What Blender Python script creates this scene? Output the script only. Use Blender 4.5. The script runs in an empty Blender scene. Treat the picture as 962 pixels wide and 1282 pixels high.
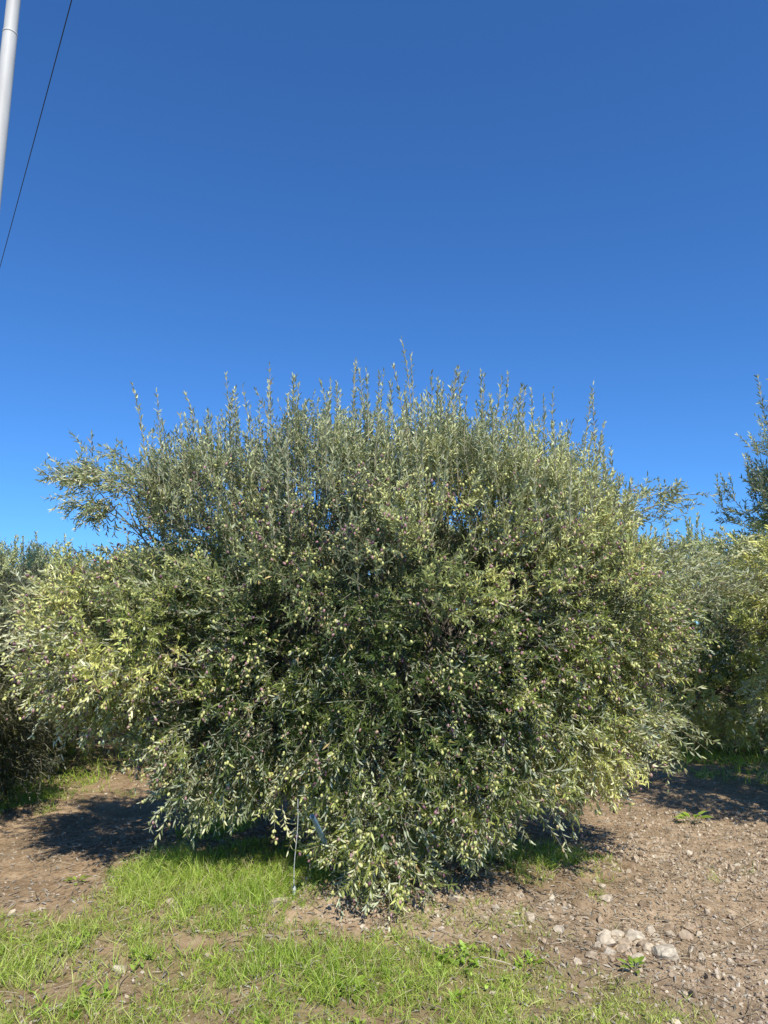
import bpy, math
import numpy as np
from mathutils import Vector
sc=bpy.context.scene; COL=sc.collection
F=889.0; PIT=math.radians(10.0); CH=1.6
R0=np.random.default_rng(7)

# ---------------------------------------------------------------- helpers
def pt(px,py,Y):
    r=(px-481)/F; u=(641-py)/F
    dy=math.cos(PIT)-u*math.sin(PIT); dz=math.sin(PIT)+u*math.cos(PIT)
    k=Y/dy
    return np.array([r*k,Y,CH+dz*k])
def gp(px,py):
    r=(px-481)/F; u=(641-py)/F
    dy=math.cos(PIT)-u*math.sin(PIT); dz=math.sin(PIT)+u*math.cos(PIT)
    k=-CH/dz
    return np.array([r*k,dy*k])
TAB=np.random.default_rng(3).random((256,256))
def vn(x,y,s=0):
    x=np.asarray(x,float)+s*17.3; y=np.asarray(y,float)+s*9.1
    xi=np.floor(x).astype(int); yi=np.floor(y).astype(int)
    fx=x-xi; fy=y-yi; fx=fx*fx*(3-2*fx); fy=fy*fy*(3-2*fy)
    a=TAB[xi%256,yi%256]; b=TAB[(xi+1)%256,yi%256]; c=TAB[xi%256,(yi+1)%256]; d=TAB[(xi+1)%256,(yi+1)%256]
    return (a*(1-fx)+b*fx)*(1-fy)+(c*(1-fx)+d*fx)*fy
def bumpgauss(x,y,cx,cy,sx,sy,p=2.0):
    q=((x-cx)/sx)**2+((y-cy)/sy)**2
    return np.exp(-q**(p/2))
def gh(x,y):
    x=np.asarray(x,float); y=np.asarray(y,float)
    h=0.10*(vn(x*.35,y*.35,1)-.5)+0.07*(vn(x*1.1,y*1.1,2)-.5)+0.03*(vn(x*3.3,y*3.3,3)-.5)+0.022*(vn(x*9,y*9,4)-.5)+0.016*(vn(x*19,y*19,5)-.5)
    h=h+0.10*bumpgauss(x,y,0,5.0,1.6,1.0)
    fade=np.clip(1.3-np.hypot(x,y-5)/60,0.1,1)
    return h*fade
def gmask(x,y):
    g=lambda a,b,c,d,w=1:w*bumpgauss(x,y,a,b,c,d,4)
    g2=lambda a,b,c,d,w=1:w*bumpgauss(x,y,a,b,c,d,2)
    m=np.maximum.reduce([g(-.95,4.8,.98,.8,1.1),g(-1.6,3.95,.75,.5,.88),g(-.1,3.62,1.3,.42,1.05),g(.75,3.5,.7,.36,.85),g(-1.9,3.2,1.1,.42,.82),
        g2(1.15,5.35,.5,.5,1.0),g(-1.35,6.1,.35,.7,.75),g(.3,5.4,1.1,.5,.7),g(-5.5,9,2.8,2.8,.95),g(5.2,9.6,2.0,2.1,.8),g(-.4,3.1,1.7,.4,.82),
        g(-.8,4.2,.75,.4,.88),g(.5,4.15,.8,.35,.55),np.clip((y-12)/3,0,1)*.95, .05*np.ones_like(x)])
    n=.45*vn(x*2.4,y*2.4,8)+.55*vn(x*7,y*7,9)
    return np.clip(m*1.5-(n-.12)*1.52,0,1)*np.where(m>.02,1,0)

def build(name,V,Fs,mat,parent=None,colors=None,smooth=True,midx=None):
    me=bpy.data.meshes.new(name)
    V=np.asarray(V,np.float32); me.vertices.add(len(V)); me.vertices.foreach_set('co',V.ravel())
    loops=np.concatenate([f.ravel() for f in Fs]).astype(np.int32)
    tot=np.concatenate([np.full(len(f),f.shape[1],np.int32) for f in Fs])
    st=np.concatenate([[0],np.cumsum(tot)[:-1]]).astype(np.int32)
    me.loops.add(len(loops)); me.loops.foreach_set('vertex_index',loops)
    me.polygons.add(len(tot)); me.polygons.foreach_set('loop_start',st)
    me.update(calc_edges=True)
    me.polygons.foreach_set('use_smooth',np.full(len(tot),smooth,bool))
    mats=mat if isinstance(mat,list) else [mat]
    for m in mats: me.materials.append(m)
    if midx is not None: me.polygons.foreach_set('material_index',np.asarray(midx,np.int32))
    if colors is not None:
        a=me.color_attributes.new('tint','FLOAT_COLOR','POINT')
        c=np.ones((len(V),4),np.float32); c[:,:3]=colors
        a.data.foreach_set('color',c.ravel())
    me.update()
    o=bpy.data.objects.new(name,me); COL.objects.link(o)
    if parent is not None: o.parent=parent
    return o
def inst(P,A,B,C,T,Fl):
    T=np.asarray(T,float)
    V=P[:,None,:]+T[None,:,0,None]*A[:,None,:]+T[None,:,1,None]*B[:,None,:]+T[None,:,2,None]*C[:,None,:]
    n=len(P);k=len(T); off=(np.arange(n)*k)[:,None,None]
    return V.reshape(-1,3),[(np.asarray(f)[None]+off).reshape(-1,np.asarray(f).shape[1]) for f in Fl]
def nz(v): return v/np.maximum(np.linalg.norm(v,axis=-1,keepdims=True),1e-9)
def tubes(paths,radii,sides=6):
    paths=np.asarray(paths,float); radii=np.asarray(radii,float); N,K,_=paths.shape
    T=np.gradient(paths,axis=1); T=nz(T)
    ref=np.where(np.abs(T[...,2:3])>.9,np.array([1.,0,0]),np.array([0,0,1.]))
    X=nz(np.cross(T,ref)); Y=np.cross(T,X)
    a=np.arange(sides)/sides*2*np.pi
    V=paths[:,:,None,:]+radii[:,:,None,None]*(np.cos(a)[:,None]*X[:,:,None,:]+np.sin(a)[:,None]*Y[:,:,None,:])
    idx=np.arange(N*K*sides).reshape(N,K,sides)
    a0=idx[:,:-1,:];a1=np.roll(a0,-1,2);b0=idx[:,1:,:];b1=np.roll(b0,-1,2)
    Fq=np.stack([a0,a1,b1,b0],-1).reshape(-1,4)
    return V.reshape(-1,3),Fq
def tag(o,label=None,cat=None,group=None,kind=None):
    if label:o['label']=label
    if cat:o['category']=cat
    if group:o['group']=group
    if kind:o['kind']=kind
    return o
def empty(name,loc):
    o=bpy.data.objects.new(name,None); COL.objects.link(o); o.location=loc; return o

# ---------------------------------------------------------------- materials
def newmat(n):
    m=bpy.data.materials.new(n); m.use_nodes=True; nt=m.node_tree; nt.nodes.clear()
    return m,nt,nt.nodes,nt.links
def ramp(N,stops):
    r=N.new('ShaderNodeValToRGB'); e=r.color_ramp.elements
    while len(e)<len(stops): e.new(.5)
    for i,(p,c) in enumerate(stops): e[i].position=p; e[i].color=(*c,1)
    return r
def leafmat(name,top,under,trans=.25,rough=.42,gloss=.05,vr=(.7,1.3),silver=None):
    m,nt,N,L=newmat(name)
    out=N.new('ShaderNodeOutputMaterial'); at=N.new('ShaderNodeAttribute'); at.attribute_name='tint'
    sep=N.new('ShaderNodeSeparateColor'); L.new(at.outputs['Color'],sep.inputs[0])
    r1=ramp(N,top); L.new(sep.outputs[0],r1.inputs[0]); topc=r1.outputs[0]
    if silver:
        sm=N.new('ShaderNodeMix'); sm.data_type='RGBA'; L.new(sep.outputs[2],sm.inputs[0]); L.new(topc,sm.inputs[6]); sm.inputs[7].default_value=(*silver,1); topc=sm.outputs[2]
    r2=ramp(N,under); L.new(sep.outputs[0],r2.inputs[0])
    geo=N.new('ShaderNodeNewGeometry'); mx=N.new('ShaderNodeMix'); mx.data_type='RGBA'
    L.new(geo.outputs['Backfacing'],mx.inputs[0]); L.new(topc,mx.inputs[6]); L.new(r2.outputs[0],mx.inputs[7])
    hs=N.new('ShaderNodeHueSaturation'); L.new(mx.outputs[2],hs.inputs['Color'])
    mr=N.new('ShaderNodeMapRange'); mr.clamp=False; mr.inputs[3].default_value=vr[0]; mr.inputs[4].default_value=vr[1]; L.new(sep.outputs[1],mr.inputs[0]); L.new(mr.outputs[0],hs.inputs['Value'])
    p=N.new('ShaderNodeBsdfDiffuse'); L.new(hs.outputs[0],p.inputs['Color'])
    t=N.new('ShaderNodeBsdfTranslucent'); h2=N.new('ShaderNodeHueSaturation'); L.new(r1.outputs[0],h2.inputs['Color']); h2.inputs['Value'].default_value=1.7; h2.inputs['Saturation'].default_value=1.1
    L.new(h2.outputs[0],t.inputs[0])
    ms=N.new('ShaderNodeMixShader'); ms.inputs[0].default_value=trans; L.new(p.outputs[0],ms.inputs[1]); L.new(t.outputs[0],ms.inputs[2])
    g=N.new('ShaderNodeBsdfGlossy'); g.inputs['Roughness'].default_value=rough
    m2=N.new('ShaderNodeMixShader'); m2.inputs[0].default_value=gloss; L.new(ms.outputs[0],m2.inputs[1]); L.new(g.outputs[0],m2.inputs[2]); L.new(m2.outputs[0],out.inputs[0])
    return m
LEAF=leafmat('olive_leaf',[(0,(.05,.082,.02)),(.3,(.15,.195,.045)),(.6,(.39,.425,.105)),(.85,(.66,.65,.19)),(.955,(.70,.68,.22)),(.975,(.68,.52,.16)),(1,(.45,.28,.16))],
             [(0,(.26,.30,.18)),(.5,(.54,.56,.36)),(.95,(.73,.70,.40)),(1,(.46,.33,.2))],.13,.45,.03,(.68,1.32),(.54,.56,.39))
GRASS=leafmat('grass_blade',[(0,(.17,.30,.035)),(.5,(.36,.48,.07)),(.85,(.50,.57,.13)),(.92,(.60,.52,.26)),(1,(.62,.52,.31))],
             [(0,(.17,.30,.035)),(.5,(.36,.48,.07)),(.85,(.50,.57,.13)),(1,(.5,.4,.22))],.3,.5,.03,(.6,1.45))
LITTER=leafmat('dry_leaf',[(0,(.15,.11,.065)),(.5,(.30,.22,.135)),(1,(.46,.38,.26))],[(0,(.22,.18,.12)),(1,(.46,.41,.32))],.05,.7,.02)
def tintmat(name,stops,rough=.6,noise=None):
    m,nt,N,L=newmat(name)
    out=N.new('ShaderNodeOutputMaterial'); at=N.new('ShaderNodeAttribute'); at.attribute_name='tint'
    sep=N.new('ShaderNodeSeparateColor'); L.new(at.outputs['Color'],sep.inputs[0]); r=ramp(N,stops); L.new(sep.outputs[0],r.inputs[0])
    p=N.new('ShaderNodeBsdfPrincipled'); p.inputs['Roughness'].default_value=rough
    src=r.outputs[0]
    if noise:
        nn=N.new('ShaderNodeTexNoise'); nn.inputs['Scale'].default_value=noise; nn.inputs['Detail'].default_value=5
        tc=N.new('ShaderNodeNewGeometry'); L.new(tc.outputs['Position'],nn.inputs[0])
        mr=N.new('ShaderNodeMapRange'); mr.inputs[1].default_value=.3; mr.inputs[2].default_value=.7; mr.inputs[3].default_value=.6; mr.inputs[4].default_value=1.2; L.new(nn.outputs[0],mr.inputs[0])
        h=N.new('ShaderNodeHueSaturation'); L.new(src,h.inputs['Color']); L.new(mr.outputs[0],h.inputs['Value']); src=h.outputs[0]
        b=N.new('ShaderNodeBump'); b.inputs['Strength'].default_value=.6; b.inputs['Distance'].default_value=.01; L.new(nn.outputs[0],b.inputs['Height']); L.new(b.outputs[0],p.inputs['Normal'])
    L.new(src,p.inputs['Base Color']); L.new(p.outputs[0],out.inputs[0])
    return m
OLIVE=tintmat('olive_skin',[(0,(.05,.02,.045)),(.15,(.20,.09,.12)),(.38,(.52,.29,.27)),(.52,(.56,.52,.18)),(1,(.66,.67,.24))],.45)
STONE=tintmat('limestone',[(0,(.29,.20,.12)),(.5,(.49,.37,.24)),(1,(.70,.60,.44))],.9,38)
STRAW=tintmat('straw',[(0,(.16,.12,.07)),(.6,(.38,.29,.18)),(1,(.60,.50,.34))],.8)
def noisemat(name,c1,c2,scale,rough=.8,bump=.5,dist=.01,metal=0,stretch=(1,1,1)):
    m,nt,N,L=newmat(name); out=N.new('ShaderNodeOutputMaterial')
    g=N.new('ShaderNodeTexCoord'); mp=N.new('ShaderNodeMapping'); mp.inputs['Scale'].default_value=stretch; L.new(g.outputs['Object'],mp.inputs[0])
    nn=N.new('ShaderNodeTexNoise'); nn.inputs['Scale'].default_value=scale; nn.inputs['Detail'].default_value=6; L.new(mp.outputs[0],nn.inputs[0])
    r=ramp(N,[(.35,c1),(.65,c2)]); L.new(nn.outputs[0],r.inputs[0])
    p=N.new('ShaderNodeBsdfPrincipled'); p.inputs['Roughness'].default_value=rough; p.inputs['Metallic'].default_value=metal
    b=N.new('ShaderNodeBump'); b.inputs['Strength'].default_value=bump; b.inputs['Distance'].default_value=dist; L.new(nn.outputs[0],b.inputs['Height']); L.new(b.outputs[0],p.inputs['Normal'])
    L.new(r.outputs[0],p.inputs['Base Color']); L.new(p.outputs[0],out.inputs[0]); return m
BARK=noisemat('olive_bark',(.09,.07,.05),(.26,.22,.17),18,.9,.9,.02,0,(1,1,.3))
def flatmat(name,c):
    m,nt,N,L=newmat(name); out=N.new('ShaderNodeOutputMaterial'); p=N.new('ShaderNodeBsdfDiffuse'); p.inputs[0].default_value=(*c,1); L.new(p.outputs[0],out.inputs[0]); return m
TWIG=flatmat('young_twig',(.36,.32,.21))
GALV=noisemat('galvanised_steel',(.54,.52,.47),(.66,.64,.58),6,.6,.05,.002,.0,(1,1,.2))
CABLE=noisemat('black_cable',(.02,.02,.02),(.04,.04,.04),5,.6,.1)
BLUE=noisemat('pale_blue_plastic',(.20,.34,.46),(.30,.45,.57),30,.5,.1)
WHITE=noisemat('white_string',(.6,.6,.58),(.72,.72,.7),60,.7,.1)

# ground
def groundmat():
    m,nt,N,L=newmat('orchard_soil'); out=N.new('ShaderNodeOutputMaterial')
    g=N.new('ShaderNodeNewGeometry'); P=g.outputs['Position']
    at=N.new('ShaderNodeAttribute'); at.attribute_name='tint'; sep=N.new('ShaderNodeSeparateColor'); L.new(at.outputs['Color'],sep.inputs[0])
    def noise(s,d=8,r=.6):
        n=N.new('ShaderNodeTexNoise'); n.inputs['Scale'].default_value=s; n.inputs['Detail'].default_value=d; n.inputs['Roughness'].default_value=r; L.new(P,n.inputs[0]); return n
    n1=noise(1.6,5); n2=noise(14,8,.7); n3=noise(90,3,.7)
    rA=ramp(N,[(.3,(.22,.142,.078)),(.5,(.385,.27,.158)),(.72,(.52,.395,.25))]); L.new(n2.outputs[0],rA.inputs[0])
    rB=ramp(N,[(.3,(.32,.228,.136)),(.5,(.56,.42,.27)),(.72,(.70,.56,.39))]); L.new(n2.outputs[0],rB.inputs[0])
    mx=N.new('ShaderNodeMix'); mx.data_type='RGBA'; L.new(sep.outputs[1],mx.inputs[0]); L.new(rA.outputs[0],mx.inputs[6]); L.new(rB.outputs[0],mx.inputs[7])
    vo=N.new('ShaderNodeTexVoronoi'); vo.inputs['Scale'].default_value=60; L.new(P,vo.inputs[0])
    r3=ramp(N,[(.18,(1,1,1)),(.34,(0,0,0))]); L.new(vo.outputs['Distance'],r3.inputs[0])
    vr=N.new('ShaderNodeSeparateColor'); L.new(vo.outputs['Color'],vr.inputs[0])
    gt=N.new('ShaderNodeMath'); gt.operation='GREATER_THAN'; gt.inputs[1].default_value=.62; L.new(vr.outputs[0],gt.inputs[0])
    mu=N.new('ShaderNodeMath'); mu.operation='MULTIPLY'; L.new(gt.outputs[0],mu.inputs[0]); L.new(r3.outputs[0],mu.inputs[1])
    rc=ramp(N,[(0,(.26,.18,.11)),(1,(.62,.50,.35))]); L.new(vr.outputs[1],rc.inputs[0])
    mx2=N.new('ShaderNodeMix'); mx2.data_type='RGBA'; L.new(mu.outputs[0],mx2.inputs[0]); L.new(mx.outputs[2],mx2.inputs[6]); L.new(rc.outputs[0],mx2.inputs[7])
    mg=N.new('ShaderNodeMath'); mg.operation='MULTIPLY'; L.new(sep.outputs[0],mg.inputs[0]); L.new(n1.outputs[0],mg.inputs[1])
    mx3=N.new('ShaderNodeMix'); mx3.data_type='RGBA'; L.new(mg.outputs[0],mx3.inputs[0]); L.new(mx2.outputs[2],mx3.inputs[6]); mx3.inputs[7].default_value=(.20,.22,.06,1)
    hs=N.new('ShaderNodeHueSaturation'); mr=N.new('ShaderNodeMapRange'); mr.inputs[1].default_value=.3; mr.inputs[2].default_value=.7; mr.inputs[3].default_value=.7; mr.inputs[4].default_value=1.2
    L.new(n1.outputs[0],mr.inputs[0]); L.new(mr.outputs[0],hs.inputs['Value']); L.new(mx3.outputs[2],hs.inputs['Color'])
    p=N.new('ShaderNodeBsdfDiffuse'); p.inputs['Roughness'].default_value=.8
    L.new(hs.outputs[0],p.inputs['Color'])
    ad=N.new('ShaderNodeMath'); ad.operation='ADD'; L.new(n2.outputs[0],ad.inputs[0])
    m3=N.new('ShaderNodeMath'); m3.operation='MULTIPLY_ADD'; L.new(n3.outputs[0],m3.inputs[0]); m3.inputs[1].default_value=.35; L.new(mu.outputs[0],m3.inputs[2])
    m4=N.new('ShaderNodeMath'); m4.operation='MULTIPLY'; L.new(m3.outputs[0],m4.inputs[0]); m4.inputs[1].default_value=.3; L.new(m4.outputs[0],ad.inputs[1])
    b=N.new('ShaderNodeBump'); b.inputs['Strength'].default_value=1; b.inputs['Distance'].default_value=.055; L.new(ad.outputs[0],b.inputs['Height']); L.new(b.outputs[0],p.inputs['Normal'])
    L.new(p.outputs[0],out.inputs[0]); return m
def stony(x,y):
    a=np.clip((x-.7-.25*(y-4))/.9,0,1)*np.clip((8.0-y)/2.5,0,1)
    b=.6*bumpgauss(x,y,.3,4.4,1.4,.38,4)
    return np.clip(np.maximum(a,b)*(.4+.9*vn(x*1.7,y*1.7,12)),0,1)
nx,ny=560,560
u=np.linspace(-1,1,nx); w=np.linspace(-1,1,ny)
gx=5.5*u+700*np.sign(u)*np.abs(u)**9; gy=6+5*w+700*np.sign(w)*np.abs(w)**9
GX,GY=np.meshgrid(gx,gy,indexing='ij')
V=np.stack([GX,GY,gh(GX,GY)],-1).reshape(-1,3)
idx=np.arange(nx*ny).reshape(nx,ny)
Fq=np.stack([idx[:-1,:-1],idx[1:,:-1],idx[1:,1:],idx[:-1,1:]],-1).reshape(-1,4)
gc=np.stack([gmask(GX,GY).ravel(),stony(GX,GY).ravel(),np.zeros(nx*ny)],-1)
tag(build('ground',V,[Fq],groundmat(),colors=gc),'brown stony orchard soil between the olive trees','ground',kind='structure')

# ---------------------------------------------------------------- trees
LT=[(0,0,0),(.28,.5,.03),(.28,-.5,.03),(.68,.42,.0),(.68,-.42,.0),(1,0,-.09)]
LF=[np.array([[0,2,1],[3,4,5]]),np.array([[1,2,4,3]])]
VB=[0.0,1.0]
def sphere_dirs(rng,n): return nz(rng.normal(size=(n,3)))
def shoot_geo(rng,P,D,Ln,droop,npair,leaflen,leafw,yel,amin=32,amax=64,stemr=.002,silv=0,lsc=1.0):
    n=len(P); D=nz(D)
    side=nz(np.cross(D,rng.normal(size=(n,3))))
    cv=rng.uniform(-.12,.12,(n,1))
    def pos(t):
        return P[:,None]+Ln[:,None,None]*(D[:,None]*t[...,None]+side[:,None]*(cv[:,None]*t[...,None]**2)+np.array([0,0,-1.])*(droop[:,None]*t**2)[...,None])
    ts=np.linspace(0,1,4)[None].repeat(n,0)
    paths=pos(ts); rad=(stemr*np.linspace(1.3,.5,4))[None].repeat(n,0)
    SV,SF=tubes(paths,rad,3)
    t=(np.linspace(.1,1,npair)[None]+rng.uniform(-.03,.03,(n,npair)))
    C=pos(t); e=.02; T=nz(pos(t+e)-C)
    ref=sphere_dirs(rng,n)[:,None].repeat(npair,1); X=nz(np.cross(T,ref)); Y=np.cross(T,X)
    ph=(np.arange(npair)*np.pi/2)[None]+rng.uniform(-.5,.5,(n,npair))
    sv=np.broadcast_to(np.asarray(silv,float).reshape(-1,1),(n,npair)); ls=np.broadcast_to(np.asarray(lsc,float).reshape(-1,1),(n,npair))
    LP=[];LA=[];LB=[];LC=[];LC2=[]
    for s in (0,np.pi):
        f=ph+s+rng.uniform(-.25,.25,ph.shape)
        rd=np.cos(f)[...,None]*X+np.sin(f)[...,None]*Y
        a=np.radians(rng.uniform(amin,amax,ph.shape))*np.where(t>.9,.6,1)
        d=nz(np.cos(a)[...,None]*T+np.sin(a)[...,None]*rd+rng.normal(size=rd.shape)*.13+np.array([0,0,-.03]))
        nn=T-(T*d).sum(-1,keepdims=True)*d; nn=nz(nn+.3*rng.normal(size=nn.shape)); b=nz(np.cross(nn,d)); nn=np.cross(d,b)
        l=rng.uniform(leaflen[0],leaflen[1],ph.shape)*(1-.35*np.abs(t-.45))*ls; wd=rng.uniform(leafw[0],leafw[1],ph.shape)*ls
        LP.append(C.reshape(-1,3)); LA.append((d*l[...,None]).reshape(-1,3)); LB.append((b*wd[...,None]).reshape(-1,3)); LC.append((nn*l[...,None]*rng.uniform(.3,1.8,l.shape)[...,None]).reshape(-1,3))
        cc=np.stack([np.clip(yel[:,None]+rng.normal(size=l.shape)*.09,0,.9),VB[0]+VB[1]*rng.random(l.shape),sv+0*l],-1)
        odd=rng.random(l.shape)<.02; cc[...,0]=np.where(odd,rng.uniform(.93,1,l.shape),cc[...,0])
        LC2.append(cc.reshape(-1,3))
    P2,A,B,Cn=[np.concatenate(q) for q in (LP,LA,LB,LC)]; cc=np.concatenate(LC2)
    keep=rng.random(len(P2))>.07
    P2,A,B,Cn,cc=P2[keep],A[keep],B[keep],Cn[keep],cc[keep]
    V,Fs=inst(P2,A,B,Cn,LT,LF)
    return V,Fs,np.repeat(cc,len(LT),0),SV,SF
class Acc:
    def __init__(s): s.V=[];s.T=[];s.Q=[];s.SQ=[];s.C=[];s.n=0
    def add(s,g):
        V,Fs,cc,SV,SF=g
        s.V.append(V);s.T.append(Fs[0]+s.n);s.Q.append(Fs[1]+s.n);s.C.append(cc);s.n+=len(V)
        s.V.append(SV);s.SQ.append(SF+s.n);s.C.append(np.full((len(SV),3),.5));s.n+=len(SV)
    def out(s,name,parent):
        T=np.concatenate(s.T);Q=np.concatenate(s.Q);S=np.concatenate(s.SQ)
        mi=np.concatenate([np.zeros(len(T)+len(Q)),np.ones(len(S))])
        return build(name,np.concatenate(s.V),[T,Q,S],[LEAF,TWIG],parent,np.concatenate(s.C),True,mi)
def olive_template():
    v=[(0,0,1)]
    for k in range(3):
        th=math.pi*(k+1)/4
        for j in range(6): v.append((math.sin(th)*math.cos(j*math.pi/3),math.sin(th)*math.sin(j*math.pi/3),math.cos(th)))
    v.append((0,0,-1)); tri=[];q=[]
    for j in range(6):
        k=(j+1)%6; tri.append([0,1+j,1+k]); tri.append([19,13+k,13+j])
        for r in (0,1): q.append([1+r*6+j,7+r*6+j,7+r*6+k,1+r*6+k])
    return v,[np.array(tri),np.array(q)]
def make_tree(seed,base,E,nclump,nsh,leaf=(.037,.064),lw=(.0078,.011),npair=10,nfruit=600,tall=None,extra=None,trunk_r=.11,label='',group=None,zmin=.25,csz=(.12,.27),ybias=0,vb=(0.,1.),holes=()):
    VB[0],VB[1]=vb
    rng=np.random.default_rng(seed)
    b=np.array([base[0],base[1],float(gh(base[0],base[1]))-.02])
    root=empty('olive_tree',b); tag(root,label,'tree',group)
    cen=np.array([e[0] for e in E]); rad=np.array([e[1] for e in E])
    ctr=cen[0]
    area=(rad[:,0]*rad[:,2]+rad[:,1]*rad[:,2]+rad[:,0]*rad[:,1]); wts=area/area.sum()
    def sample(M,f0,f1,qmin,num,z0):
        i=rng.choice(len(E),M,p=wts); uu=nz(rng.normal(size=(M,3))); f=rng.uniform(f0,f1,M)
        p=cen[i]+rad[i]*uu*f[:,None]
        nse=vn(p[:,0]*1.9+p[:,1]*1.1,p[:,2]*1.9-p[:,1]*.7,seed)-.5
        p=p+(p-cen[i])*(.40*nse)[:,None]
        q=((((p[:,None]-cen[None])/rad[None])**2).sum(2))**.5; q[np.arange(M),i]=9
        ok=(p[:,2]>z0)&(q.min(1)>qmin)
        for hc,hr in holes: ok&=((((p-hc)/hr)**2).sum(1)>1)
        p=p[ok];uu=uu[ok];i=i[ok]
        sel=[0]; dm=((p-p[0])**2).sum(1)
        while len(sel)<min(num,len(p)-1):
            k=rng.choice(np.argsort(dm)[-90:]); sel.append(k); dm=np.minimum(dm,((p-p[k])**2).sum(1))
        return p[sel],nz(uu[sel]/rad[i[sel]])
    p1,o1=sample(8000,.82,1.0,.86,int(nclump*.74),zmin)
    p2,o2=sample(6000,.45,.72,.6,nclump-len(p1),zmin+.15)
    C=np.concatenate([p1,p2]); OUT=np.concatenate([o1,o2]); OUT=nz(OUT*.7+nz(C-ctr)*.4)
    inner=np.arange(len(C))>=len(p1)
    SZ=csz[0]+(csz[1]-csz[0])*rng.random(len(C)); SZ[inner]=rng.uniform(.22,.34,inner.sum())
    zlo,zhi=C[:,2].min(),C[:,2].max()
    hrel=(C[:,2]-zlo)/(zhi-zlo)
    patch=vn(C[:,0]*1.5+5,C[:,2]*1.5+3,seed+4)-.5
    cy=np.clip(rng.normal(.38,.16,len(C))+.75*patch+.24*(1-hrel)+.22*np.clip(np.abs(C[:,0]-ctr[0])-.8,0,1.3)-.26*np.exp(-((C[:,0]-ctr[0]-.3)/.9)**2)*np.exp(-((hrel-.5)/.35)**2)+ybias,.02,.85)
    cy[inner]*=.4  # inner clumps get a darker leaf tint: crown shade put into the colour
    acc=Acc()
    ns=rng.poisson(nsh*(SZ/.20)**1.4*np.where(inner,.55,1)); ci=np.repeat(np.arange(len(C)),ns); n=len(ci)
    P=C[ci]+nz(rng.normal(size=(n,3)))*(SZ[ci]*rng.random(n)**.6)[:,None]
    h=hrel[ci]
    vert=(np.clip((h-.5)*4,-.2,1)*np.where(h<.5,.5,1))[:,None]*np.array([0,0,1.])
    D=nz(OUT[ci]*.8+nz(rng.normal(size=(n,3)))*.75+vert)
    dr=np.where(h>.62,rng.uniform(0,.06,n),np.where(h>.3,rng.uniform(.0,.2,n),rng.uniform(.05,.36,n)))
    Ln=rng.uniform(.10,.21,n)*np.where(h>.7,1.15,1)
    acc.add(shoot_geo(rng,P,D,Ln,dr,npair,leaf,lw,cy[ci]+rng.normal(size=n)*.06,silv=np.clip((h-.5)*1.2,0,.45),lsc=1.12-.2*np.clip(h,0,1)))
    if tall:
        nt=tall[0]
        top=np.where((hrel>.64)&(OUT[:,2]>.1)&~inner)[0]
        k=rng.choice(top,nt); Pt=C[k]+nz(rng.normal(size=(nt,3)))*(SZ[k]*1.0)[:,None]
        Dt=nz(rng.normal(size=(nt,3))*.12+np.array([0,0,1.])+OUT[k]*.15)
        Lt=tall[1]+(tall[2]-tall[1])*rng.random(nt)**1.7
        Lt*=1+.12*np.exp(-((Pt[:,0]-ctr[0]+.1)/.9)**2)
        for lo,hi,pp in ((0,.32,1.5),(.32,.45,2.1),(.45,9,2.8)):
            mm=(Lt>=lo)&(Lt<hi)
            if mm.sum(): acc.add(shoot_geo(rng,Pt[mm],Dt[mm],Lt[mm],np.zeros(mm.sum()),int(9*pp),(leaf[0],leaf[1]*.95),(lw[0]*1.05,lw[1]*1.05),rng.normal(.5,.12,mm.sum())+ybias,22,48,.003,silv=.55))
    if extra:
        for (p0,d0,l0,m0,dr0,sp) in extra:
            Pe=np.array(p0)+rng.normal(size=(m0,3))*np.array(sp); De=nz(np.array(d0)+rng.normal(size=(m0,3))*.5)
            acc.add(shoot_geo(rng,Pe,De,rng.uniform(l0*.6,l0*1.2,m0),rng.uniform(dr0*.4,dr0*1.4,m0),npair,leaf,lw,np.clip(rng.normal(.5,.15,m0),0,.8),silv=.2,lsc=1.05))
    cr=acc.out('crown',root)
    if nfruit:
        wf=1.0*(h<.8)*np.where(OUT[ci][:,1]<.3,1,.3)*np.where(inner[ci],.1,1)*(.35+(vn(P[:,0]*2.2,P[:,2]*2.2,seed+9)>.5)); k=rng.choice(n,nfruit,p=wf/wf.sum()); t=rng.uniform(.6,1.1,nfruit)
        Pf=P[k]+D[k]*(Ln[k]*t)[:,None]+np.array([0,0,-1.])*(dr[k]*t*t*Ln[k]+.012)[:,None]+rng.normal(size=(nfruit,3))*.012
        A=nz(rng.normal(size=(nfruit,3))*.5+np.array([0,0,1.])); X=nz(np.cross(A,rng.normal(size=(nfruit,3)))); Yv=np.cross(A,X)
        s=rng.uniform(.0065,.0095,nfruit)[:,None]
        tv,tf=olive_template(); Vf,Ff=inst(Pf,X*s,Yv*s,A*s*1.45,tv,tf)
        cf=np.repeat(np.stack([np.clip(rng.beta(1.3,.9,nfruit),0,1)]*3,-1),len(tv),0)
        fr=build('olive_fruit',Vf,Ff,OLIVE,root,cf); tag(fr,'purple, pink and pale green olives hanging among the leaves',kind='stuff')
    # wood
    tr_top=b+np.array([rng.normal()*.06,rng.normal()*.06,.55])
    kk=np.linspace(0,1,7)[:,None]; path=b*(1-kk)+tr_top*kk+np.array([.05,.03,0])*np.sin(kk*7); r=trunk_r*np.array([1.45,1.12,1,.95,.93,1,1.05])
    Vt,Ft=tubes([path],[r],14); ang=vn(Vt[:,2]*9+np.arctan2(Vt[:,1]-b[1],Vt[:,0]-b[0])*3,Vt[:,2]*4,3)[:,None]
    Vt[:,:2]=b[:2]+(Vt[:,:2]-b[:2])*(.85+.35*ang)
    objs=[build('trunk',Vt,[Ft],BARK,root)]
    nl=6; LPs=[]
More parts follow.
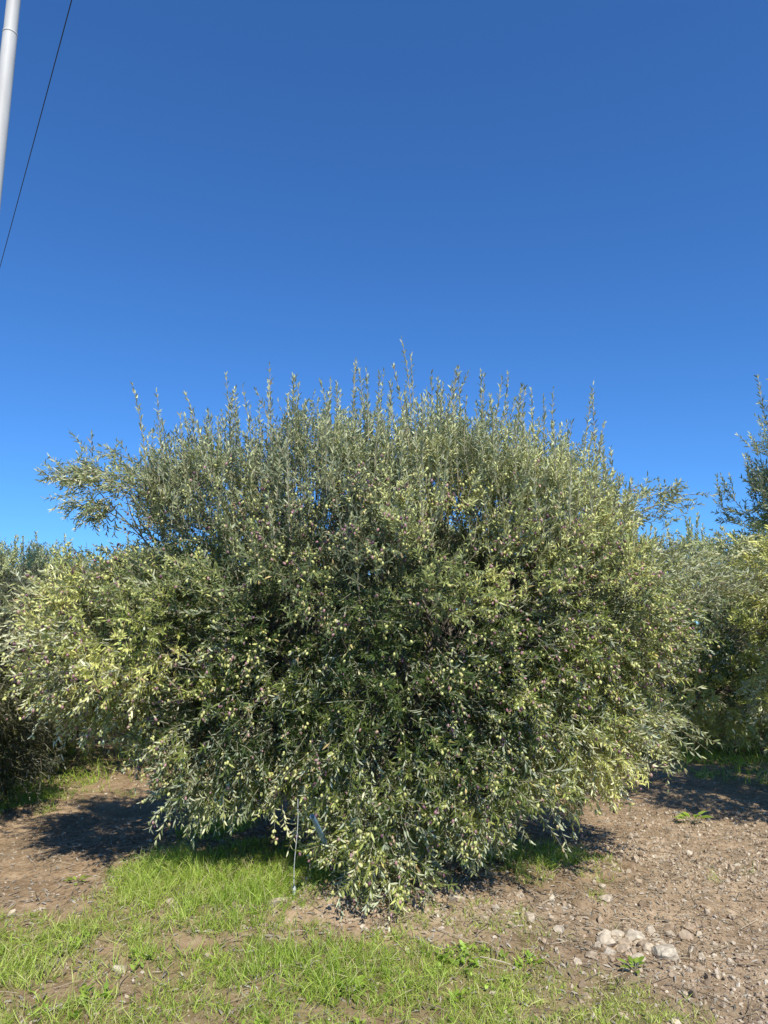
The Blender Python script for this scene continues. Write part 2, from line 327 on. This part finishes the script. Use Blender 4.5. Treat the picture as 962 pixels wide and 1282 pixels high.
    for j in range(nl):
        a=j/nl*2*np.pi+rng.uniform(-.3,.3); ii=rng.choice(len(C),12); tgt=C[ii][np.argmax(((C[ii]-ctr)[:,:2]@np.array([math.cos(a),math.sin(a)])))]
        end=tr_top*.45+tgt*.55; mid=(tr_top+end)/2+np.array([0,0,.12])
        tt=np.linspace(0,1,9)[:,None]; pth=(1-tt)**2*(tr_top-np.array([0,0,.06]))+2*tt*(1-tt)*mid+tt**2*end+np.array([1,1,.4])*(rng.normal(size=(9,3))*.02)*np.clip(tt*3,0,1)
        LPs.append(pth); Vl,Fl=tubes([pth],[np.linspace(trunk_r*.62,.018,9)],9); objs.append(build('limb',Vl,[Fl],BARK,root))
    LA=np.concatenate([q_[3:] for q_ in LPs]); br=[];rr=[]
    Cb=[c-o*.12 for c,o in list(zip(C,OUT))[::2]]
    if extra: Cb+=[np.array(e[0]) for e in extra]
    for c in Cb:
        q=LA[np.argmin(((LA-c)**2).sum(1)*rng.uniform(.4,1.6,len(LA)))]
        tt=np.linspace(0,1,7)[:,None]; br.append((1-tt)*q+tt*c+rng.normal(size=3)*.12*np.sin(tt*np.pi)+rng.normal(size=(7,3))*.02*np.sin(tt*np.pi)); rr.append(np.linspace(.010,.003,7))
    Vb,Fb=tubes(br,rr,5); objs.append(tag(build('branch',Vb,[Fb],BARK,root),kind='stuff'))
    for o in [cr]+objs+([fr] if nfruit else []): o.location=(-b[0],-b[1],-b[2])
    return root
pe=lambda px,py,Y,rx,ry,rz,w=0:(pt(px,py,Y),np.array([rx,ry,rz]),w)
E0=[pe(455,785,5.35,1.66,1.25,1.06),
    pe(195,802,5.2,.80,.85,.50),
    pe(295,885,4.95,.54,.6,.44),
    pe(725,790,5.4,.58,.8,.70),
    pe(485,890,4.95,1.03,.85,.58),
    pe(285,665,5.3,.52,.75,.50),
    pe(662,672,5.4,.55,.75,.48),
    pe(395,645,5.25,.68,.75,.50),
    pe(540,650,5.3,.64,.75,.50),
    pe(475,1010,4.5,.25,.3,.34),
    pe(595,960,4.6,.38,.4,.30),
    pe(700,900,5.1,.40,.5,.34)]
ex=[(pt(152,600,5.1),(-.9,-.2,.35),.22,90,.12,(.16,.17,.065)),
    (pt(108,598,5.1),(-1,0,.1),.18,34,.15,(.09,.1,.035)),
    (pt(125,635,5.1),(-.6,0,-.3),.16,40,.2,(.07,.1,.04)),
    (pt(150,755,5.1),(-.6,-.2,.3),.2,60,.15,(.2,.2,.05)),
    (pt(780,645,5.4),(.9,0,.6),.24,40,.1,(.11,.15,.06)),
    (pt(825,630,5.4),(.9,0,.4),.2,24,.1,(.08,.1,.04)),
    (pt(815,710,5.4),(.9,0,.3),.24,80,.15,(.15,.15,.12)),
    (pt(890,730,6.2),(.9,0,.2),.24,120,.15,(.2,.2,.12)),
    (pt(60,770,5.2),(-.9,0,.1),.24,90,.15,(.14,.2,.10)),
    (pt(285,985,4.8),(-.2,-.3,-.4),.2,90,.25,(.16,.15,.05)),
    (pt(466,1085,4.45),(0,-.2,-.6),.2,60,.25,(.07,.1,.06)),
    (pt(595,1035,4.6),(0,-.2,-.5),.18,50,.25,(.12,.1,.05)),
    (pt(795,905,5.2),(.5,-.2,-.1),.22,110,.2,(.14,.15,.1)),
    (pt(155,885,5.1),(-.3,-.3,-.3),.2,110,.2,(.19,.15,.06))]
H=[(pt(575,690,4.15),np.array([.28,.5,.22])),(pt(545,800,3.95),np.array([.24,.42,.18])),(pt(330,770,4.1),np.array([.16,.35,.14])),(pt(650,930,4.5),np.array([.2,.4,.14])),(pt(430,720,4.1),np.array([.15,.35,.12]))]
make_tree(11,(-.12,5.35),E0,720,26,nfruit=18000,tall=(820,.2,.60),extra=ex,holes=H,label='bushy olive tree standing in the middle, its rounded silver green crown reaching the ground')
def gen_E(x,y,s,h,skirt=False): 
    c=lambda dx,dy,z,rx,ry,rz:(np.array([x+dx*s,y+dy*s,z*h]),np.array([rx*s,ry*s,rz*h]),0)
    return [c(0,0,2.1,1.6,1.5,1.05),c(-.9,-.2,1.75,.9,1,.62),c(.9,.1,1.75,.9,1,.62),c(0,-.6,1.7,1.3,1,.62),c(-.5,0,2.8,.8,.8,.45),c(.6,0,2.8,.8,.8,.45),c(.1,.7,.95,1.6,.8,.75)]+([c(0,-.4,1.0,1.4,1.0,.65)] if skirt else [])
make_tree(21,(5.2,6.25),gen_E(5.2,6.25,1.06,1.25),440,22,leaf=(.045,.075),lw=(.010,.0135),nfruit=2500,tall=(300,.22,.58),csz=(.13,.27),ybias=-.04,zmin=.6,label='olive tree cut by the right edge of the photo, with tall upright shoots')
dark=make_tree(22,(-5.2,6.2),gen_E(-5.2,6.2,1.22,.70),480,24,npair=9,nfruit=600,tall=(90,.2,.35),csz=(.14,.28),ybias=-.3,vb=(-.92,.4),label='olive tree with shade put into its leaf colour, cut by the left edge of the photo')  # vb and ybias darken the leaf colour to stand in for shade
def copy_tree(src,x,y,rz,s,lb,gr=None):
    o=src.copy(); COL.objects.link(o)
    for ch in src.children:
        c=ch.copy(); COL.objects.link(c); c.parent=o
    o.location=(x,y,float(gh(x,y))); o.rotation_euler=(0,0,rz); o.scale=(s,s,s); tag(o,lb,'tree',gr); return o
copy_tree(dark,-4.4,9.9,2.1,1.0,'low olive tree added for shade, its leaves coloured dark, half hidden behind the left flank of the middle tree')  # added tree to shade the ground at left, with the same darkened leaves
far=make_tree(31,(0,0),gen_E(0,0,1.25,.95,True),300,18,leaf=(.07,.10),lw=(.018,.024),npair=7,nfruit=0,tall=(80,.3,.5),csz=(.2,.32),ybias=.12,zmin=.25,label='pale olive tree of the next row, seen between the middle tree and the right tree')
spots=[(4.6,11.2,'pale olive tree of the next row, seen between the middle tree and the right tree',None)]
for x in (-11.5,-7.8,-4.7,.5): spots.append((x,14.2+.3*x%.9,'olive tree of the next row, hidden mostly behind the left tree and the middle tree','olive trees of the next row behind'))
spots.append((8.6,13,'olive tree of the next row behind the right edge tree','olive trees of the next row at right'))
for x in (-18,-14,-10,-6,-2,2,6,10,14,18): spots.append((x,20+(x*1.7)%1.3,'distant olive tree of the third row, mostly hidden by nearer trees','distant olive trees of the third row'))
for i,(x,y,lb,gr) in enumerate(spots):
    s=1.05+.05*((i*7)%5); s=s*(.85 if x<-2 and y<15 else 1)
    if i==0:
        far.location=(x,y,float(gh(x,y))); far.scale=(.95,.95,.95)
    else: copy_tree(far,x,y,i*1.9,s,lb,gr)

# ---------------------------------------------------------------- grass
rng=np.random.default_rng(5)
def ring_pts(n,x0,x1,y0,y1): return rng.uniform(x0,x1,n),rng.uniform(y0,y1,n)
BT=[(0,.5,0),(0,-.5,0),(.45,.42,.08),(.45,-.42,.08),(.8,.25,-.06),(.8,-.25,-.06),(1,0,-.2)]
BF=[np.array([[0,1,3,2],[2,3,5,4]]),np.array([[4,5,6]])]
X,Y=ring_pts(68000,-5.5,5.5,2.6,8); k=rng.random(len(X))<gmask(X,Y)**1.2; X,Y=X[k],Y[k]
X2,Y2=ring_pts(34000,-11,11,8,26); k=rng.random(len(X2))<gmask(X2,Y2)*.8; X2,Y2=X2[k],Y2[k]
def blades(X,Y,per,hl,wd,spread):
    X=np.repeat(X,per)+rng.normal(size=len(X)*per)*spread; Y=np.repeat(Y,per)+rng.normal(size=len(Y)*per)*spread
    n=len(X); P=np.stack([X,Y,gh(X,Y)-.005],-1)
    hsc=.3+1.1*vn(X*1.6,Y*1.6,21)
    l=rng.uniform(*hl,n)*hsc*(1+.35*bumpgauss(X,Y,-1.0,4.9,1.0,.8,4))
    A=nz(np.stack([rng.normal(size=n)*.55,rng.normal(size=n)*.55,np.ones(n)],-1)); th=rng.uniform(0,2*np.pi,n)
    B=nz(np.cross(A,np.stack([np.cos(th),np.sin(th),0*th],-1))); Cn=np.cross(A,B)
    Vv,Ff=inst(P,A*l[:,None],B*rng.uniform(*wd,n)[:,None],Cn*(l*rng.uniform(1,4,n))[:,None],BT,BF)
    yel=np.clip(.22+.6*vn(X*.9,Y*.9,31)+rng.normal(size=n)*.15,0,.9); yel=np.where(rng.random(n)<.11,rng.uniform(.9,1,n),yel)
    cc=np.stack([yel,rng.random(n),0*yel],-1)
    return Vv,Ff,np.repeat(cc,7,0)
g1=blades(X,Y,7,(.022,.105),(.0024,.0048),.018); g2=blades(X2,Y2,5,(.08,.2),(.008,.014),.06)
n1=len(g1[0])
tag(build('grass',np.concatenate([g1[0],g2[0]]),[np.concatenate([g1[1][0],g2[1][0]+n1]),np.concatenate([g1[1][1],g2[1][1]+n1])],GRASS,colors=np.concatenate([g1[2],g2[2]])),'bright green grass growing in patches in front of the tree','grass',kind='stuff')
cx,cy_=ring_pts(5000,-2.6,2.2,2.8,6); k=rng.random(len(cx))<gmask(cx,cy_)*.3*(vn(cx*1.6,cy_*1.6,44)>.5)*(cy_<4.0); cx,cy_=cx[k],cy_[k]
per=6; CX=np.repeat(cx,per)+rng.normal(size=len(cx)*per)*.012; CY=np.repeat(cy_,per)+rng.normal(size=len(CX))*.012; n=len(CX)
th=rng.uniform(0,2*np.pi,n); A=nz(np.stack([np.cos(th),np.sin(th),rng.uniform(.2,1.2,n)],-1)); B=nz(np.cross(A,np.array([0,0,1.]))+rng.normal(size=(n,3))*.2); Cn=np.cross(B,A); l=rng.uniform(.02,.045,n)
Vv,Ff=inst(np.stack([CX,CY,gh(CX,CY)+rng.uniform(0,.03,n)],-1),A*l[:,None],B*(l*.5)[:,None],Cn*l[:,None],LT,LF)
tag(build('ground_cover',Vv,Ff,GRASS,colors=np.repeat(np.stack([rng.uniform(.1,.6,n),rng.random(n),rng.random(n)],-1),6,0)),'low broad leaved weeds mixed into the foreground grass','weeds',kind='stuff')

# ---------------------------------------------------------------- gravel / litter / straw
ph=(1+5**.5)/2
IV=nz(np.array([(-1,ph,0),(1,ph,0),(-1,-ph,0),(1,-ph,0),(0,-1,ph),(0,1,ph),(0,-1,-ph),(0,1,-ph),(ph,0,-1),(ph,0,1),(-ph,0,-1),(-ph,0,1)],float))
IFc=np.array([(0,11,5),(0,5,1),(0,1,7),(0,7,10),(0,10,11),(1,5,9),(5,11,4),(11,10,2),(10,7,6),(7,1,8),(3,9,4),(3,4,2),(3,2,6),(3,6,8),(3,8,9),(4,9,5),(2,4,11),(6,2,10),(8,6,7),(9,8,1)])
X,Y=ring_pts(115000,-4.5,5,2.7,9); k=rng.random(len(X))<(.12+.85*stony(X,Y)); X,Y=X[k],Y[k]; n=len(X)
s=.003+.007*rng.random(n)**2.6+.011*(rng.random(n)<.022); s=s*(1+.6*stony(X,Y))
Q=nz(rng.normal(size=(n,3))); Bq=nz(np.cross(Q,rng.normal(size=(n,3)))); Cq=np.cross(Q,Bq)
Vg,Fg=inst(np.stack([X,Y,gh(X,Y)+s*.3],-1),Q*(s*rng.uniform(.8,1.5,n))[:,None],Bq*(s*rng.uniform(.7,1.2,n))[:,None],Cq*(s*rng.uniform(.5,.9,n))[:,None],IV,[IFc])
Vg+=rng.normal(size=Vg.shape)*np.repeat(s,12)[:,None]*.14
tag(build('gravel',Vg,Fg,STONE,colors=np.repeat(rng.random((n,1))**1.2,12,0).repeat(3,1),smooth=False),'pale gravel and clods strewn over the soil','gravel',kind='stuff')
n=9000; X=rng.normal(.1,1.9,n); Y=rng.normal(4.9,1.2,n); th=rng.uniform(0,2*np.pi,n); A=nz(np.stack([np.cos(th),np.sin(th),rng.normal(size=n)*.2],-1)); B=nz(np.cross(A,np.array([0,0,1.]))+rng.normal(size=(n,3))*.35); Cn=np.cross(B,A); l=rng.uniform(.03,.06,n)
Vv,Ff=inst(np.stack([X,Y,gh(X,Y)+.006],-1),A*l[:,None],B*.010,Cn*(l*2)[:,None],LT,LF)
tag(build('leaf_litter',Vv,Ff,LITTER,colors=np.repeat(rng.random((n,3)),6,0)),'dry fallen olive leaves under and in front of the tree','leaf litter',kind='stuff')
n=2600; X=rng.uniform(-3,3.2,n); Y=rng.uniform(3,6.5,n); k=rng.random(n)<.35+.65*bumpgauss(X,Y,1.1,4.3,1.3,.7); X,Y=X[k],Y[k]; n=len(X)
th=rng.uniform(0,np.pi,n); l=rng.uniform(.04,.22,n); tt=np.linspace(-.5,.5,5)
px_=X[:,None]+np.cos(th)[:,None]*l[:,None]*tt; py_=Y[:,None]+np.sin(th)[:,None]*l[:,None]*tt; bend=rng.normal(size=(n,1))*.02*(1-4*tt**2)
pz_=gh(X,Y)[:,None]+.012+rng.uniform(0,.12,(n,1))*l[:,None]*(tt+.5)
Vv,Ff=tubes(np.stack([px_+bend,py_+bend,pz_],-1),np.repeat(rng.uniform(.001,.0024,(n,1)),5,1),4)
tag(build('dry_twigs',Vv,[Ff],STRAW,colors=np.repeat(rng.random((n,1)),20,0).repeat(3,1)),'dry straw and broken twigs lying on the soil','twigs',kind='stuff')

# larger stones: each a thing
import bmesh
def stone(x,y,s,seed,lab,grp=None,flat=.6,sink=.25):
    r=np.random.default_rng(seed); bm=bmesh.new(); bmesh.ops.create_icosphere(bm,subdivisions=3,radius=1)
    pl=[(nz(r.normal(size=3)),r.uniform(.45,.8)) for _ in range(14)]
    for v in bm.verts:
        p=np.array(v.co)
        for d,h in pl:
            q=p@d
            if q>h: p=p-d*(q-h)
        p=p*(1+.02*r.normal())
        v.co=Vector(p*np.array([s,s*ry,s*flat]))
    me=bpy.data.meshes.new('stone'); bm.to_mesh(me); bm.free(); me.materials.append(STONE)
    a=me.color_attributes.new('tint','FLOAT_COLOR','POINT'); c=np.ones((len(me.vertices),4),np.float32); c[:,:3]=r.uniform(.35,.9) if grp else r.uniform(.72,.92); a.data.foreach_set('color',c.ravel())
    o=bpy.data.objects.new('stone',me); COL.objects.link(o); o.location=(x,y,float(gh(x,y))+s*flat*sink); o.rotation_euler=(r.normal()*.2,r.normal()*.2,r.uniform(0,6)); tag(o,lab,'stone',grp)
big=[(792,1170,.095,'pale upright stone at the top of the pile at lower right'),(832,1194,.105,'largest pale flat stone in the cluster at lower right'),(757,1182,.08,'pale rounded stone on the left of the cluster at lower right'),
     (212,1158,.045,'small whitish stone standing in the grass left of the string'),(345,1165,.07,'pinkish brown stone at the foot of the white string'),(545,1110,.07,'tan stone under the front of the crown'),
     (665,1165,.06,'grey stone lying right of the bare patch in front of the tree'),(570,1155,.06,'pale stone on the bare soil below the crown'),(760,1130,.07,'light stone right of the crown on the gravelly soil'),(150,1235,.045,'small pale stone in the lower left grass'),
     (798,1202,.06,'small pale stone at the near side of the lower right cluster'),(700,1170,.05,'pale stone lying between the lower right cluster and the crown')]
for i,(a,b_,s,lab) in enumerate(big):
    ry=.7+.3*((i*37%10)/10); q=gp(a,b_); stone(q[0],q[1],s,100+i,lab,flat=.55)
cnt=0;i=0
while cnt<105:
    i+=1; a=rng.uniform(250,960); b_=rng.uniform(1030,1275)
    if cnt<40: a=rng.normal(798,32); b_=rng.normal(1184,13)
    elif cnt<66: a=rng.uniform(250,720); b_=rng.uniform(1105,1190)
    q=gp(a,b_)
    if rng.random()>stony(q[0],q[1])+.08 and cnt>=66: continue
    ry=rng.uniform(.6,1); stone(q[0],q[1],rng.uniform(.014,.03) if cnt>=40 else rng.uniform(.022,.055),300+i,'loose pale stone scattered on the soil in front of the trees','loose stones scattered on the soil'); cnt+=1

# weeds as things
def weed(px,py,s,n,lab,seed):
    r=np.random.default_rng(seed); q=gp(px,py); z=float(gh(*q)); root=empty('weed_plant',(q[0],q[1],z)); tag(root,lab,'weed')
    th=r.uniform(0,2*np.pi,n); A=nz(np.stack([np.cos(th),np.sin(th),r.uniform(.3,1.4,n)],-1)); B=nz(np.cross(A,np.array([0,0,1.]))); Cn=np.cross(B,A); l=r.uniform(.6,1.1,n)*s
    st0=np.zeros((n,3)); st1=A*l[:,None]*.6
    Vv,Ff=inst(st1,nz(A*np.array([1,1,.5]))*l[:,None]*.7,B*(l*.38)[:,None],Cn*l[:,None]*1.5,LT,LF)
    build('leaf_rosette',Vv,Ff,GRASS,root,np.repeat(np.stack([r.uniform(.2,.6,n),r.random(n),r.random(n)],-1),6,0))
    tt=np.linspace(0,1,4)[None,:,None]; Vs,Fs=tubes(st0[:,None]*(1-tt)+st1[:,None]*tt,np.full((n,4),.0016),4); build('stems',Vs,[Fs],TWIG,root)
weed(868,1030,.13,16,'low broad leaved weed alone on the bare soil at right',1)
weed(795,1214,.07,14,'small green weed beside the pale stones at lower right',2)
weed(440,1262,.08,18,'bright leafy weed in the grass at the bottom centre',3)
weed(95,1120,.07,12,'small weed on the brown soil at left',4)

# ---------------------------------------------------------------- pole, wire, pipe, string
Xp,Yp=-5.46,9.0
po=empty('utility_pole',(Xp,Yp,float(gh(Xp,Yp)))); tag(po,'pale galvanised metal pole at the top left corner against the sky','pole')
def lathe(name,prof,mat,parent,sides=32):
    paths=[[(0,0,z) for r,z in prof]]; Vv,Ff=tubes(paths,[[r for r,z in prof]],sides); o=build(name,Vv,[Ff],mat,parent); return o
lathe('shaft',[(.130,0),(.120,3),(.107,6.5),(.100,9.6),(.098,10.29)],GALV,po)
lathe('upper_shaft',[(.093,10.30),(.089,12),(.083,14),(.08,14.01),(.001,14.02)],GALV,po)
lathe('collar',[(.094,10.27),(.101,10.271),(.101,10.30),(.093,10.305)],GALV,po)
lathe('base_flange',[(.001,.0),(.26,.001),(.26,.03),(.14,.031),(.135,.2)],GALV,po)
a=pt(90,0,6.2); r0=pt(0,335,1.0)-np.array([0,0,CH]); kz=(a[2]-CH)/r0[2]; b=np.array([r0[0]*kz,kz,a[2]]); dd=b-a
t=np.linspace(-2.2,4.5,80)[:,None]; path=a+dd*t; path[:,2]+=.012*((t[:,0]-.5)**2*4-1)
Vv,Ff=tubes([path],[np.full(80,.0055)],6); tag(build('overhead_cable',Vv,[Ff],CABLE),'thin black cable crossing the sky at the upper left','cable')
p0=pt(391,1022,4.08); g=gp(418,1120); p1=np.array([g[0],g[1],float(gh(*g))-.03]); tt=np.linspace(0,1,10)[:,None]; path=p0*(1-tt)+p1*tt+np.array([.02,0,0])*np.sin(tt*3.1)
Vv,Ff=tubes([path],[np.full(10,.014)],12); tag(build('irrigation_pipe',Vv,[Ff],BLUE),'pale blue plastic pipe leaning out of the grass under the crown','pipe')
g=gp(368,1152); zg=float(gh(*g)); st=empty('hanging_string',(g[0],g[1],zg)); tag(st,'thin white string hanging from the crown to a small white peg','string')
p0=pt(373,1000,4.35)-np.array([g[0],g[1],zg]); p1=np.array([0,0,.05]); path=p0*(1-tt)+p1*tt+np.array([.006,0,0])*np.sin(tt*6)
Vv,Ff=tubes([path],[np.full(10,.0022)],5); build('cord',Vv,[Ff],WHITE,st)
lathe('peg',[(.001,-.03),(.008,-.01),(.010,.03),(.011,.05),(.007,.06),(.001,.062)],WHITE,st,10)

# ---------------------------------------------------------------- light, world, camera
el=math.radians(47); S=Vector((.24,-.84,0)).normalized()*math.cos(el); S.z=math.sin(el)
sd=bpy.data.lights.new('sun','SUN'); sd.energy=5.0; sd.angle=math.radians(.5); sd.color=(1,.95,.86)
so=bpy.data.objects.new('sun',sd); COL.objects.link(so); so.rotation_euler=S.to_track_quat('Z','Y').to_euler(); so.location=(0,0,20)
w=bpy.data.worlds.new('World'); sc.world=w; w.use_nodes=True; N=w.node_tree.nodes; L=w.node_tree.links
bg=N['Background']; sk=N.new('ShaderNodeTexSky'); sk.sky_type='NISHITA'; sk.sun_disc=False; sk.sun_elevation=el; sk.sun_rotation=math.atan2(S.x,S.y)
sk.air_density=1.0; sk.dust_density=0.0; sk.ozone_density=3.0; sk.altitude=300
mc=N.new('ShaderNodeMix'); mc.data_type='RGBA'; mc.blend_type='MULTIPLY'; mc.inputs[0].default_value=1; mc.inputs[7].default_value=(.46,1.0,1.68,1)
L.new(sk.outputs[0],mc.inputs[6])
gm=N.new('ShaderNodeGamma'); gm.inputs[1].default_value=.94; L.new(mc.outputs[2],gm.inputs[0]); L.new(gm.outputs[0],bg.inputs[0]); bg.inputs[1].default_value=.116
cd=bpy.data.cameras.new('camera'); cd.sensor_fit='VERTICAL'; cd.sensor_height=36; cd.lens=F/1282*36; cd.clip_end=3000
co=bpy.data.objects.new('camera',cd); COL.objects.link(co); co.location=(0,0,CH); co.rotation_euler=(math.pi/2+PIT,0,0); sc.camera=co
sc.view_settings.view_transform='Standard'; sc.view_settings.look='None'; sc.view_settings.exposure=0
